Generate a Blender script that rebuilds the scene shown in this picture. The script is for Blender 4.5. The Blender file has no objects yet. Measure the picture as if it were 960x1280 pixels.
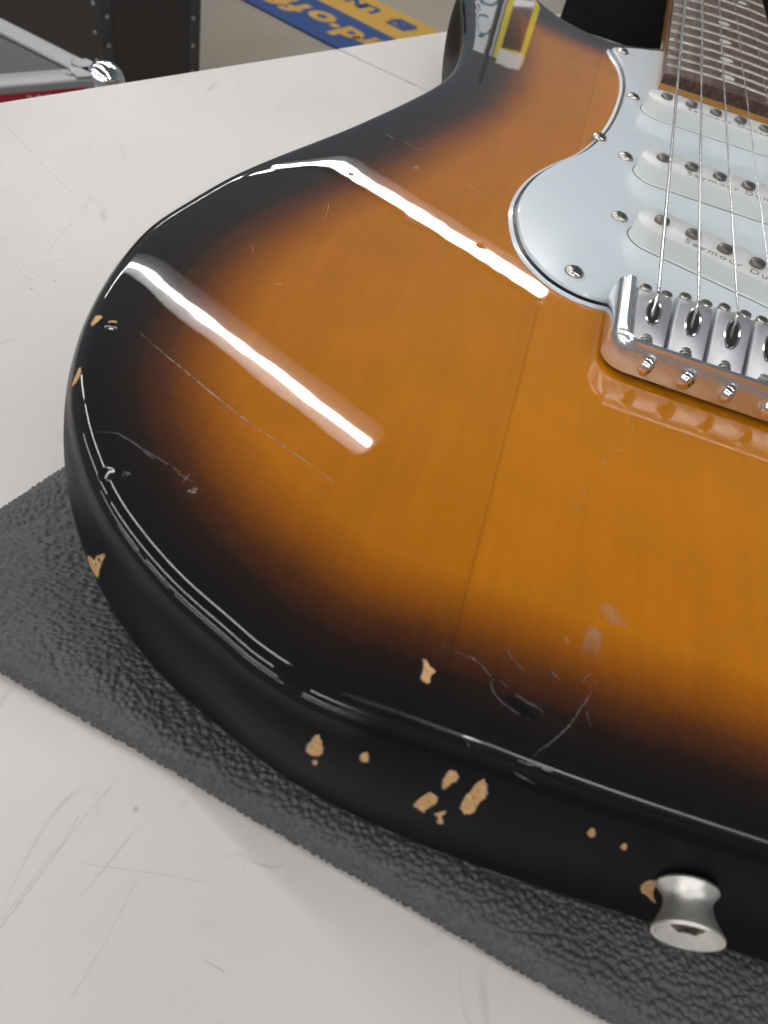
import bpy, math, random
import numpy as np
from mathutils import Vector, Matrix
from mathutils.bvhtree import BVHTree
from mathutils.geometry import delaunay_2d_cdt

random.seed(4)
rng = np.random.default_rng(4)
SC = bpy.context.scene
COL = SC.collection
FLOOR = 785.0                      # body top is z = 0 mm in the working frame; floor lies 785 mm below


def M(p):                          # working millimetres -> scene metres (floor at z = 0)
    return Vector((p[0] * .001, p[1] * .001, (p[2] + FLOOR) * .001))


# ------------------------------------------------------------------ camera, light, exposure
cam = bpy.data.cameras.new('camera')
camo = bpy.data.objects.new('camera', cam)
COL.objects.link(camo)
RT = ((0.94302266, 0.26431554, 0.20210284), (0.33158868, -0.69632513, -0.63653772), (-0.02751753, 0.66728451, -0.74429441))
cx = Matrix(((RT[0][0], -RT[1][0], -RT[2][0]), (RT[0][1], -RT[1][1], -RT[2][1]), (RT[0][2], -RT[1][2], -RT[2][2])))
camo.matrix_world = Matrix.Translation(M((-69.863, -195.742, 112.081))) @ cx.to_4x4()
cam.sensor_fit = 'HORIZONTAL'
cam.sensor_width = 36
cam.lens = 36 * 965.736 / 960
cam.clip_start = .01
cam.clip_end = 60
cam.dof.use_dof = True
cam.dof.focus_distance = .235
cam.dof.aperture_fstop = 36.2 / 1.1    # entrance pupil about 1.1 mm, see lens note below
SC.camera = camo

world = bpy.data.worlds.new('World')
SC.world = world
world.use_nodes = True
bgn = world.node_tree.nodes['Background']
wn = world.node_tree                # a shop interior: pale walls round about, darker ceiling between the lamps
wtc = wn.nodes.new('ShaderNodeTexCoord')
wsp = wn.nodes.new('ShaderNodeSeparateXYZ')
wrp = wn.nodes.new('ShaderNodeMapRange')
wrp.interpolation_type = 'SMOOTHSTEP'
wn.links.new(wtc.outputs['Generated'], wsp.inputs[0])
wn.links.new(wsp.outputs[2], wrp.inputs['Value'])
for nm, v in (('From Min', .25), ('From Max', .80), ('To Min', .20), ('To Max', .08)):
    wrp.inputs[nm].default_value = v
wn.links.new(wrp.outputs[0], bgn.inputs[1])
bgn.inputs[0].default_value = (.88, .97, 1.08, 1)
SC.cycles.caustics_reflective = False
SC.cycles.caustics_refractive = False
SC.view_settings.view_transform = 'Standard'
SC.view_settings.look = 'None'
SC.view_settings.gamma = 1
SC.view_settings.exposure = 0
TUBE = 40.0                         # radiance of the ceiling tubes

# ------------------------------------------------------------------ materials


def nd(nt, t, **kw):
    n = nt.nodes.new(t)
    for k, v in kw.items():
        if k[0] == 'i' and k[1:].isdigit():
            n.inputs[int(k[1:])].default_value = v
        else:
            setattr(n, k, v)
    return n


def math_(nt, op, a, b=None, c=None, clamp=False):
    n = nt.nodes.new('ShaderNodeMath')
    n.operation = op
    n.use_clamp = clamp
    for i, x in enumerate((a, b, c)):
        if x is None:
            continue
        if isinstance(x, (int, float)):
            n.inputs[i].default_value = x
        else:
            nt.links.new(x, n.inputs[i])
    return n.outputs[0]


def mat(name, col, rough=.5, metal=0, coat=0, coat_r=.03, var=.06, vscale=60, bump=0, bscale=400, spec=.5, rvar=.0, emit=0):
    m = bpy.data.materials.new(name)
    m.use_nodes = True
    nt = m.node_tree
    p = nt.nodes['Principled BSDF']
    tc = nd(nt, 'ShaderNodeTexCoord')
    geo = nd(nt, 'ShaderNodeNewGeometry')
    no = nd(nt, 'ShaderNodeTexNoise')
    no.inputs['Scale'].default_value = vscale
    no.inputs['Detail'].default_value = 5
    nt.links.new(geo.outputs['Position'], no.inputs['Vector'])
    mix = nd(nt, 'ShaderNodeMix', data_type='RGBA')
    c = np.array(col)
    mix.inputs[6].default_value = (*np.clip(c * (1 - var), 0, 1), 1)
    mix.inputs[7].default_value = (*np.clip(c * (1 + var), 0, 1), 1)
    nt.links.new(no.outputs[0], mix.inputs[0])
    nt.links.new(mix.outputs[2], p.inputs['Base Color'])
    p.inputs['Roughness'].default_value = rough
    p.inputs['Metallic'].default_value = metal
    p.inputs['Specular IOR Level'].default_value = spec
    p.inputs['Coat Weight'].default_value = coat
    p.inputs['Coat Roughness'].default_value = coat_r
    if rvar:
        r = math_(nt, 'MULTIPLY_ADD', no.outputs[0], rvar, rough - rvar / 2)
        nt.links.new(r, p.inputs['Roughness'])
    if bump:
        n2 = nd(nt, 'ShaderNodeTexNoise')
        n2.inputs['Scale'].default_value = bscale
        n2.inputs['Detail'].default_value = 3
        nt.links.new(geo.outputs['Position'], n2.inputs['Vector'])
        b = nd(nt, 'ShaderNodeBump')
        b.inputs['Strength'].default_value = bump
        b.inputs['Distance'].default_value = .0005
        nt.links.new(n2.outputs[0], b.inputs['Height'])
        nt.links.new(b.outputs[0], p.inputs['Normal'])
    if emit:
        p.inputs['Emission Color'].default_value = (*col, 1)
        p.inputs['Emission Strength'].default_value = emit
    return m


def ramp(nt, fac, stops):
    r = nd(nt, 'ShaderNodeValToRGB')
    e = r.color_ramp.elements
    while len(e) < len(stops):
        e.new(.5)
    for el, (p, c) in zip(e, stops):
        el.position = p
        el.color = (*c, 1)
    nt.links.new(fac, r.inputs[0])
    return r.outputs[0]


def body_material():
    m = bpy.data.materials.new('sunburst_lacquer')
    m.use_nodes = True
    nt = m.node_tree
    L = nt.links.new
    p = nt.nodes['Principled BSDF']
    at = nd(nt, 'ShaderNodeAttribute', attribute_name='edge_distance')
    geo = nd(nt, 'ShaderNodeNewGeometry')
    sep = nd(nt, 'ShaderNodeSeparateXYZ')
    L(geo.outputs['Position'], sep.inputs[0])
    n1 = nd(nt, 'ShaderNodeTexNoise')
    n1.inputs['Scale'].default_value = 14
    n1.inputs['Detail'].default_value = 3
    L(geo.outputs['Position'], n1.inputs['Vector'])
    n2 = nd(nt, 'ShaderNodeTexNoise')
    n2.inputs['Scale'].default_value = 900
    L(geo.outputs['Position'], n2.inputs['Vector'])
    d = math_(nt, 'ADD', at.outputs['Fac'], math_(nt, 'MULTIPLY_ADD', n1.outputs[0], 9, -4.5))
    d = math_(nt, 'ADD', d, math_(nt, 'MULTIPLY_ADD', n2.outputs[0], 3, -1.5))
    f = math_(nt, 'DIVIDE', math_(nt, 'ADD', d, 4.5), 80, clamp=True)
    colr = ramp(nt, f, [(0, (.0045, .0048, .006)), (.16, (.006, .0055, .0062)), (.24, (.017, .008, .006)), (.32, (.085, .024, .005)),
                        (.41, (.26, .075, .003)), (.52, (.46, .148, .003)), (1, (.53, .182, .004))])
    # faint wood grain running along the strings, and the glue seam between two boards
    mp = nd(nt, 'ShaderNodeMapping')
    mp.inputs['Scale'].default_value = (1, .06, 1)
    L(geo.outputs['Position'], mp.inputs[0])
    g = nd(nt, 'ShaderNodeTexNoise')
    g.inputs['Scale'].default_value = 420
    g.inputs['Detail'].default_value = 6
    L(mp.outputs[0], g.inputs['Vector'])
    gv = math_(nt, 'MULTIPLY_ADD', g.outputs[0], .20, .90)
    bl = nd(nt, 'ShaderNodeTexNoise')
    bl.inputs['Scale'].default_value = 55
    bl.inputs['Detail'].default_value = 4
    L(geo.outputs['Position'], bl.inputs['Vector'])
    gv = math_(nt, 'MULTIPLY', gv, math_(nt, 'MULTIPLY_ADD', bl.outputs[0], .24, .88))
    seam = math_(nt, 'ABSOLUTE', math_(nt, 'ADD', sep.outputs[0], .0546))
    sm = math_(nt, 'SUBTRACT', 1, math_(nt, 'DIVIDE', seam, .0005), clamp=True)
    gv = math_(nt, 'MULTIPLY', gv, math_(nt, 'MULTIPLY_ADD', sm, -.24, 1))
    side = math_(nt, 'GREATER_THAN', sep.outputs[0], -.0546)
    gv = math_(nt, 'MULTIPLY', gv, math_(nt, 'MULTIPLY_ADD', side, .09, .95))
    mx = nd(nt, 'ShaderNodeMix', data_type='RGBA', blend_type='MULTIPLY')
    mx.inputs[0].default_value = 1
    L(colr, mx.inputs[6])
    L(gv, mx.inputs[7])
    L(mx.outputs[2], p.inputs['Base Color'])
    p.inputs['Roughness'].default_value = .45
    p.inputs['Specular IOR Level'].default_value = .04
    p.inputs['Coat Weight'].default_value = 1
    p.inputs['Coat IOR'].default_value = 1.5
    # handling haze on the lacquer
    h = nd(nt, 'ShaderNodeTexNoise')
    h.inputs['Scale'].default_value = 38
    h.inputs['Detail'].default_value = 7
    h.inputs['Roughness'].default_value = .65
    L(geo.outputs['Position'], h.inputs['Vector'])
    cr = math_(nt, 'MULTIPLY_ADD', math_(nt, 'POWER', h.outputs[0], 4), .07, .004)
    sa = nd(nt, 'ShaderNodeAttribute', attribute_name='dulled_side')      # the sides are rubbed dull
    cr = math_(nt, 'MULTIPLY_ADD', sa.outputs['Fac'], .30, cr)
    L(cr, p.inputs['Coat Roughness'])
    L(math_(nt, 'MULTIPLY_ADD', sa.outputs['Fac'], -.93, 1), p.inputs['Coat Weight'])
    # dents: small craters pressed into the lacquer
    hgt = math_(nt, 'MULTIPLY', n1.outputs[0], .02)
    for (x, y, r, k) in DENTS:
        v = nd(nt, 'ShaderNodeVectorMath', operation='DISTANCE')
        L(geo.outputs['Position'], v.inputs[0])
        v.inputs[1].default_value = M((x, y, -.25 if x > -122 else -.7))
        q = math_(nt, 'DIVIDE', v.outputs['Value'], r * .001)
        bowl = math_(nt, 'SUBTRACT', 1, math_(nt, 'POWER', q, 2), clamp=True)
        hgt = math_(nt, 'SUBTRACT', hgt, math_(nt, 'MULTIPLY', math_(nt, 'POWER', bowl, 1.5), k * (.8 if x > -122 else .5)))
    fine = nd(nt, 'ShaderNodeTexNoise')
    fine.inputs['Scale'].default_value = 90
    fine.inputs['Detail'].default_value = 1
    L(geo.outputs['Position'], fine.inputs['Vector'])
    hgt = math_(nt, 'ADD', hgt, math_(nt, 'MULTIPLY', fine.outputs[0], .012))
    b = nd(nt, 'ShaderNodeBump')
    b.inputs['Strength'].default_value = 1
    b.inputs['Distance'].default_value = .001
    L(hgt, b.inputs['Height'])
    L(b.outputs[0], p.inputs['Coat Normal'])
    return m


DENTS = [(-104.2, 49.2, 1.7, .8), (-97.9, 16.6, 1.6, .7), (-93.5, 14.5, .8, .5), (-75, 15.2, 1.7, .7), (-120, 31, 1.0, .3),
         (-124.6, -108.8, 1.8, .3), (-121.5, -107.5, .8, .4), (-144.4, -70.0, 1.5, .4), (-109, -106, 1.0, .3), (-118.6, -35, .9, .3),
         (-54.5, -3.4, 1.3, .3), (-83, -4, .6, .3), (-35, -110, .8, .25)]


def laminate():
    m = bpy.data.materials.new('white_laminate')
    m.use_nodes = True
    nt = m.node_tree
    L = nt.links.new
    p = nt.nodes['Principled BSDF']
    geo = nd(nt, 'ShaderNodeNewGeometry')
    n = nd(nt, 'ShaderNodeTexNoise')
    n.inputs['Scale'].default_value = 9
    n.inputs['Detail'].default_value = 6
    L(geo.outputs['Position'], n.inputs['Vector'])
    colr = ramp(nt, n.outputs[0], [(.3, (.655, .615, .575)), (.7, (.72, .685, .65))])
    fac = None
    for sc, ang, dist, w in ((22, .5, 2.0, .010), (15, 1.9, 3.0, .008), (31, 2.6, 1.2, .006)):   # stray pale-brown scratches
        mp = nd(nt, 'ShaderNodeMapping')
        mp.inputs['Rotation'].default_value = (0, 0, ang)
        mp.inputs['Scale'].default_value = (1, .28, 1)
        L(geo.outputs['Position'], mp.inputs[0])
        w1 = nd(nt, 'ShaderNodeTexNoise')
        w1.inputs['Scale'].default_value = sc
        w1.inputs['Detail'].default_value = 1.5
        w1.inputs['Distortion'].default_value = dist * .2
        L(mp.outputs[0], w1.inputs['Vector'])
        l = math_(nt, 'SUBTRACT', 1, math_(nt, 'DIVIDE', math_(nt, 'ABSOLUTE', math_(nt, 'SUBTRACT', w1.outputs[0], .5)), w * .5), clamp=True)
        br = nd(nt, 'ShaderNodeTexNoise')
        br.inputs['Scale'].default_value = 26 + sc
        br.inputs['Detail'].default_value = 4
        L(geo.outputs['Position'], br.inputs['Vector'])
        l = math_(nt, 'MULTIPLY', l, math_(nt, 'MULTIPLY_ADD', br.outputs[0], 6, -3.1, clamp=True))
        fac = l if fac is None else math_(nt, 'MAXIMUM', fac, l)
    sp = nd(nt, 'ShaderNodeTexVoronoi')
    sp.inputs['Scale'].default_value = 60
    L(geo.outputs['Position'], sp.inputs['Vector'])
    spot = math_(nt, 'LESS_THAN', sp.outputs['Distance'], .035)
    fac = math_(nt, 'MAXIMUM', math_(nt, 'MULTIPLY', fac, .30), math_(nt, 'MULTIPLY', spot, .35))
    mx = nd(nt, 'ShaderNodeMix', data_type='RGBA')
    L(fac, mx.inputs[0])
    L(colr, mx.inputs[6])
    mx.inputs[7].default_value = (.20, .17, .15, 1)
    L(mx.outputs[2], p.inputs['Base Color'])
    h = nd(nt, 'ShaderNodeTexNoise')
    h.inputs['Scale'].default_value = 30
    h.inputs['Detail'].default_value = 6
    L(geo.outputs['Position'], h.inputs['Vector'])
    L(math_(nt, 'MULTIPLY_ADD', h.outputs[0], .3, .22), p.inputs['Roughness'])
    return m


def rosewood():
    m = mat('rosewood', (.075, .038, .028), .42, var=.3)
    nt = m.node_tree
    p = nt.nodes['Principled BSDF']
    geo = nd(nt, 'ShaderNodeNewGeometry')
    mp = nd(nt, 'ShaderNodeMapping')
    mp.inputs['Scale'].default_value = (1, .05, .6)
    nt.links.new(geo.outputs['Position'], mp.inputs[0])
    n = nd(nt, 'ShaderNodeTexNoise')
    n.inputs['Scale'].default_value = 700
    n.inputs['Detail'].default_value = 5
    nt.links.new(mp.outputs[0], n.inputs['Vector'])
    nt.links.new(ramp(nt, n.outputs[0], [(.3, (.030, .014, .011)), (.5, (.085, .040, .028)), (.72, (.17, .080, .055))]), p.inputs['Base Color'])
    return m


BODY = body_material()
WHITE_PLY = mat('white_ply', (.70, .77, .82), .16, coat=.5, coat_r=.05, var=.02)
BLACK_PLY = mat('black_ply', (.012, .012, .016), .25)
PICKUP = mat('pickup_plastic', (.76, .77, .75), .28, var=.02)
NICKEL = mat('worn_nickel', (.56, .53, .49), .24, 1, var=.15, vscale=900, rvar=.15)
POLE = mat('magnet_steel', (.30, .27, .26), .38, 1, var=.25, vscale=1500, rvar=.2)
CHROME = mat('chrome', (.86, .87, .88), .11, 1, var=.05, vscale=300, rvar=.07)
SADDLE = mat('plated_zinc', (.66, .67, .69), .42, .92, var=.1, vscale=600, rvar=.15)
DARK = mat('dark_recess_or_shade', (.012, .010, .009), .6)
STRING = mat('string_steel', (.70, .68, .65), .22, 1, var=.08, vscale=800)
MAPLE = mat('amber_maple', (.48, .21, .035), .3, coat=.8, coat_r=.05, var=.12, vscale=90)
ROSE = rosewood()
FRET = mat('fret_nickel', (.34, .32, .28), .34, 1, var=.15, vscale=900)
DOT = mat('dot_inlay', (.62, .66, .52), .3, var=.15, vscale=700)
PRINT = mat('grey_print', (.26, .26, .25), .5)
WOOD = mat('bare_wood', (.60, .35, .15), .75, var=.55, vscale=900, bump=.6, bscale=900)
SCRATCH = mat('scratch_pale', (.34, .29, .25), .45, var=.25, vscale=500)
SCRATCH_D = mat('scratch_grey', (.15, .15, .155), .35, var=.25, vscale=500)
SCRATCH_F = mat('scratch_faint', (.46, .27, .13), .4, var=.25, vscale=500)
DENT_LIP_BLACK = mat('dent_reflection_lip_black', (.002, .002, .003), .2, coat=1, coat_r=.03)  # black for painted dent reflections and for broken lacquer edges of chips
SMEAR = mat('greasy_smear', (.45, .40, .36), .6, var=.1)


def see_through(m, lo, hi, fade=False):
    nt = m.node_tree
    tr, mx = nd(nt, 'ShaderNodeBsdfTransparent'), nd(nt, 'ShaderNodeMixShader')
    nz = nd(nt, 'ShaderNodeTexNoise')
    nz.inputs['Scale'].default_value = 420
    nz.inputs['Detail'].default_value = 4
    ge = nd(nt, 'ShaderNodeNewGeometry')
    nt.links.new(ge.outputs['Position'], nz.inputs['Vector'])
    a = math_(nt, 'MULTIPLY_ADD', nz.outputs[0], (hi - lo) * 2.5, lo - (hi - lo) * .75, clamp=True)
    if fade:
        at_ = nd(nt, 'ShaderNodeAttribute', attribute_name='fade')
        a = math_(nt, 'MULTIPLY', a, at_.outputs['Fac'])
    nt.links.new(a, mx.inputs[0])
    nt.links.new(tr.outputs[0], mx.inputs[1])
    nt.links.new(nt.nodes['Principled BSDF'].outputs[0], mx.inputs[2])
    nt.links.new(mx.outputs[0], nt.nodes['Material Output'].inputs[0])


see_through(SMEAR, .04, .30, True)
see_through(SCRATCH_D, .45, 1.0)
see_through(SCRATCH_F, .40, 1.0)
see_through(SCRATCH, .3, 1.0)
BUTTON = mat('satin_aluminium', (.74, .72, .68), .42, .9, var=.12, vscale=900, rvar=.15)
RUST = mat('rusty_steel', (.16, .09, .05), .6, .6, var=.5, vscale=1500)
PAD = mat('black_leatherette', (.082, .082, .088), .42, var=.3, vscale=500, bump=.25, bscale=2600, rvar=.2)
TABLE = laminate()
EDGE = mat('dark_edge_band', (.03, .028, .026), .5)
STEEL = mat('grey_steel', (.35, .35, .36), .4, .6)
FLOORM = mat('polished_floor', (.43, .37, .285), .16, var=.12, vscale=4, rvar=.12)
BLUE = mat('blue_mat', (.022, .07, .24), .8, var=.2, vscale=500, bump=.4, bscale=900)
YELLOW = mat('yellow_mat', (.62, .36, .055), .8, var=.12, vscale=500, bump=.4, bscale=900)
CASE = mat('black_case_laminate', (.020, .019, .020), .45, var=.3, vscale=120, bump=.3, bscale=900)
CASE2 = mat('worn_black_panel', (.035, .032, .032), .5, var=.3, vscale=90, bump=.3, bscale=900)
ALU = mat('aluminium_profile', (.40, .41, .42), .55, .75, var=.1, vscale=60, rvar=.15)
ALU_D = mat('dark_profile', (.10, .10, .11), .35, .8, var=.2)
RED = mat('red_label', (.42, .02, .03), .4)
PAPER = mat('white_paper', (.78, .78, .76), .5, var=.03)
FELT = mat('black_felt', (.010, .009, .009), .95, var=.6, vscale=160, bump=1, bscale=1200, spec=.15)
YCARD = mat('yellow_card_added_glow', (.72, .62, .02), .4, emit=1.1)  # emission added to brighten the card's mirror image, no lamp in it
LEAF = mat('paper_added_glow', (.80, .82, .84), .5, var=.05, emit=1.0)  # same added emission for the leaflet and the small tag
SKYB = mat('blue_print', (.12, .32, .50), .5)
PINK = mat('pink_print', (.62, .06, .30), .5)
HOUSING = mat('grey_enamel', (.22, .22, .23), .5, var=.01)
TUBEM = mat('lit_tube', (1, .985, .96), .5, var=0, emit=TUBE)

# ------------------------------------------------------------------ object helpers
WLOC = {}


def _link(o, parent, loc):
    COL.objects.link(o)
    o.location = loc
    WLOC[o.name] = Vector(loc)
    if parent is not None:
        o.parent = parent
        o.matrix_parent_inverse = Matrix.Translation(-WLOC[parent.name])
    return o


class MB:
    def __init__(s):
        s.v, s.f, s.m = [], [], []

    def add(s, v, f, mi=0):
        k = len(s.v)
        s.v += [tuple(float(c) for c in p) for p in v]
        s.f += [tuple(int(i) + k for i in q) for q in f]
        s.m += [mi] * len(f)
        return s

    def box(s, a, b, mi=0):
        x0, y0, z0 = a
        x1, y1, z1 = b
        v = [(x0, y0, z0), (x1, y0, z0), (x1, y1, z0), (x0, y1, z0), (x0, y0, z1), (x1, y0, z1), (x1, y1, z1), (x0, y1, z1)]
        return s.add(v, [(3, 2, 1, 0), (4, 5, 6, 7), (0, 1, 5, 4), (1, 2, 6, 5), (2, 3, 7, 6), (3, 0, 4, 7)], mi)

    def bar(s, p, q, w, h, mi=0):                      # box beam from p to q
        p, q = Vector(p), Vector(q)
        t = (q - p).normalized()
        u = t.cross(Vector((0, 0, 1)))
        u = (Vector((1, 0, 0)) if u.length < .1 else u.normalized()) * w / 2
        n = u.cross(t).normalized() * h / 2
        v = [p - u - n, p + u - n, p + u + n, p - u + n, q - u - n, q + u - n, q + u + n, q - u + n]
        return s.add(v, [(0, 1, 2, 3), (7, 6, 5, 4), (0, 4, 5, 1), (1, 5, 6, 2), (2, 6, 7, 3), (3, 7, 4, 0)], mi)

    def loft(s, rings, cap0=True, cap1=True, mi=0, closed=True):
        n = len(rings[0])
        v = [p for r in rings for p in r]
        f = []
        for k in range(len(rings) - 1):
            for i in range(n if closed else n - 1):
                j = (i + 1) % n
                f.append((k * n + i, k * n + j, (k + 1) * n + j, (k + 1) * n + i))
        if cap0:
            f.append(tuple(range(n))[::-1])
        if cap1:
            f.append(tuple((len(rings) - 1) * n + i for i in range(n)))
        return s.add(v, f, mi)

    def lathe(s, prof, n=24, c=(0, 0, 0), mi=0):       # (r, z) profile about z
        rings = []
        for r, z in prof:
            rings.append([(c[0] + max(r, .0005) * math.cos(2 * math.pi * i / n), c[1] + max(r, .0005) * math.sin(2 * math.pi * i / n), c[2] + z) for i in range(n)])
        return s.loft(rings, mi=mi)

    def tube(s, pts, r, n=10, mi=0):
        pts = [Vector(p) for p in pts]
        rings = []
        for i, p in enumerate(pts):
            t = (pts[min(i + 1, len(pts) - 1)] - pts[max(i - 1, 0)]).normalized()
            u = t.cross(Vector((1, 0, 0)) if abs(t.x) < .9 else Vector((0, 1, 0))).normalized()
            w = t.cross(u)
            rr = r[i] if isinstance(r, (list, tuple)) else r
            rings.append([p + (u * math.cos(2 * math.pi * k / n) + w * math.sin(2 * math.pi * k / n)) * rr for k in range(n)])
        return s.loft(rings, mi=mi)

    def mesh(s, name, mats, smooth=True, org=(0, 0, 0), local=False, angle=35):
        me = bpy.data.meshes.new(name)
        v = np.array(s.v, dtype=float)
        if not local:
            v = v - np.array(org)
        me.from_pydata((v * .001).tolist(), [], s.f)
        for m in (mats if isinstance(mats, (list, tuple)) else [mats]):
            me.materials.append(m)
        if any(s.m):
            me.polygons.foreach_set('material_index', s.m)
        if smooth:
            me.polygons.foreach_set('use_smooth', [True] * len(s.f))
            me.set_sharp_from_angle(angle=math.radians(angle))
        me.update()
        return me

    def build(s, name, mats, parent=None, smooth=True, org=None, angle=35):
        if org is None:
            a = np.array(s.v)
            org = ((a[:, 0].min() + a[:, 0].max()) / 2, (a[:, 1].min() + a[:, 1].max()) / 2, a[:, 2].min())
        me = s.mesh(name, mats, smooth, org, angle=angle)
        return _link(bpy.data.objects.new(name, me), parent, M(org))


def put(name, me, p, parent=None, rot=None):
    o = _link(bpy.data.objects.new(name, me), parent, M(p))
    if rot:
        o.rotation_euler = rot
    return o


def empty(name, p):
    o = bpy.data.objects.new(name, None)
    o.empty_display_size = .02
    return _link(o, None, M(p))


def tag(o, label=None, cat=None, group=None, kind=None):
    if label:
        o['label'] = label
    if cat:
        o['category'] = cat
    if group:
        o['group'] = group
    if kind:
        o['kind'] = kind
    return o


def text(name, body, size, p, rz, material, parent, bold=0., width=1., rx=0., sx=1.):
    cu = bpy.data.curves.new(name, 'FONT')
    cu.body = body
    cu.size = size * .001
    cu.align_x = 'CENTER'
    cu.align_y = 'CENTER'
    cu.offset = bold * .001
    cu.extrude = .00004
    cu.space_character = width
    t = bpy.data.objects.new(name, cu)
    COL.objects.link(t)
    bpy.context.view_layer.update()
    me = bpy.data.meshes.new_from_object(t.evaluated_get(bpy.context.evaluated_depsgraph_get()))
    bpy.data.objects.remove(t)
    bpy.data.curves.remove(cu)
    me.materials.clear()
    me.materials.append(material)
    o = _link(bpy.data.objects.new(name, me), parent, M(p))
    o.rotation_euler = (rx, 0, rz)
    o.scale = (sx, 1, 1)
    return o


def spline(pts, step, closed=True):                    # Catmull-Rom through pts, resampled evenly
    P = np.array(pts, float)
    n = len(P)
    out = []
    for i in range(n if closed else n - 1):
        if closed:
            p0, p1, p2, p3 = P[i - 1], P[i], P[(i + 1) % n], P[(i + 2) % n]
        else:
            p0, p1, p2, p3 = P[max(i - 1, 0)], P[i], P[i + 1], P[min(i + 2, n - 1)]
        for t in np.linspace(0, 1, 24, endpoint=False):
            out.append(.5 * (2 * p1 + (p2 - p0) * t + (2 * p0 - 5 * p1 + 4 * p2 - p3) * t * t + (3 * p1 - p0 - 3 * p2 + p3) * t ** 3))
    if not closed:
        out.append(P[-1])
    o = np.array(out)
    if closed:
        o = np.vstack([o, o[:1]])
    s = np.r_[0, np.cumsum(np.linalg.norm(np.diff(o, axis=0), axis=1))]
    k = max(4, int(round(s[-1] / step)))
    u = np.linspace(0, s[-1], k, endpoint=not closed)
    return np.stack([np.interp(u, s, o[:, j]) for j in range(o.shape[1])], 1)


def inward(P):                                         # inward normals of a clockwise closed outline
    t = np.roll(P, -1, 0) - np.roll(P, 1, 0)
    t /= np.linalg.norm(t, axis=1)[:, None]
    return np.stack([t[:, 1], -t[:, 0]], 1)


def z3(P, z):
    return np.c_[P, np.full(len(P), z) if np.isscalar(z) else z]


def sstep(x, a, b):
    t = np.clip((x - a) / (b - a), 0, 1)
    return t * t * (3 - 2 * t)


# ------------------------------------------------------------------ setting: floor, tables
fl = MB().box((-6000, -3000, -FLOOR - 50), (5000, 7000, -FLOOR)).build('floor', FLOORM, smooth=False)
tag(fl, kind='structure')

TZ = -53.0
e0, e1 = np.array([-288., 97.5]), np.array([-158.5, 340.6])          # back edge of the tables
ed = (e1 - e0) / np.linalg.norm(e1 - e0)
sd = np.array([.963, -.270])                                        # direction of the joint between them
J = np.array([-195.4, 275.4])                                        # where the joint meets the back edge


def table(poly, label):
    P = np.array(poly)
    org = P.mean(0)
    root = empty('table', (*org, -FLOOR))
    cen = P.mean(0)
    ring = lambda k, z: [(*(p + (cen - p) / np.linalg.norm(cen - p) * k), z) for p in P]
    MB().loft([ring(1.2, TZ - 28), ring(0, TZ - 27), ring(0, TZ - 1.2), ring(.5, TZ - .35), ring(1.4, TZ)]).build('table_top', TABLE, root, smooth=False)
    band = MB()
    n = len(P)
    for p in P:
        q = p + (cen - p) / np.linalg.norm(cen - p) * 130
        MB().box((q[0] - 20, q[1] - 20, -FLOOR), (q[0] + 20, q[1] + 20, TZ - 28)).build('leg', STEEL, root, smooth=False)
    tag(root, label, 'table', 'white laminate tables pushed together')
    return root


perp = np.array([ed[1], -ed[0]])                                    # away from the back edge
A0 = J - ed * 1.0
table([A0 - ed * 620, A0, A0 + sd * 1500 - ed * 0, A0 + sd * 1500 - ed * 620],
      'scratched white laminate table under the guitar body and black pad')
B0 = J + ed * 1.0
table([B0, B0 + ed * 1000, B0 + ed * 1000 + sd * 1500, B0 + sd * 1500],
      'white laminate table beyond the thin joint, carrying the black neck rest')

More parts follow.
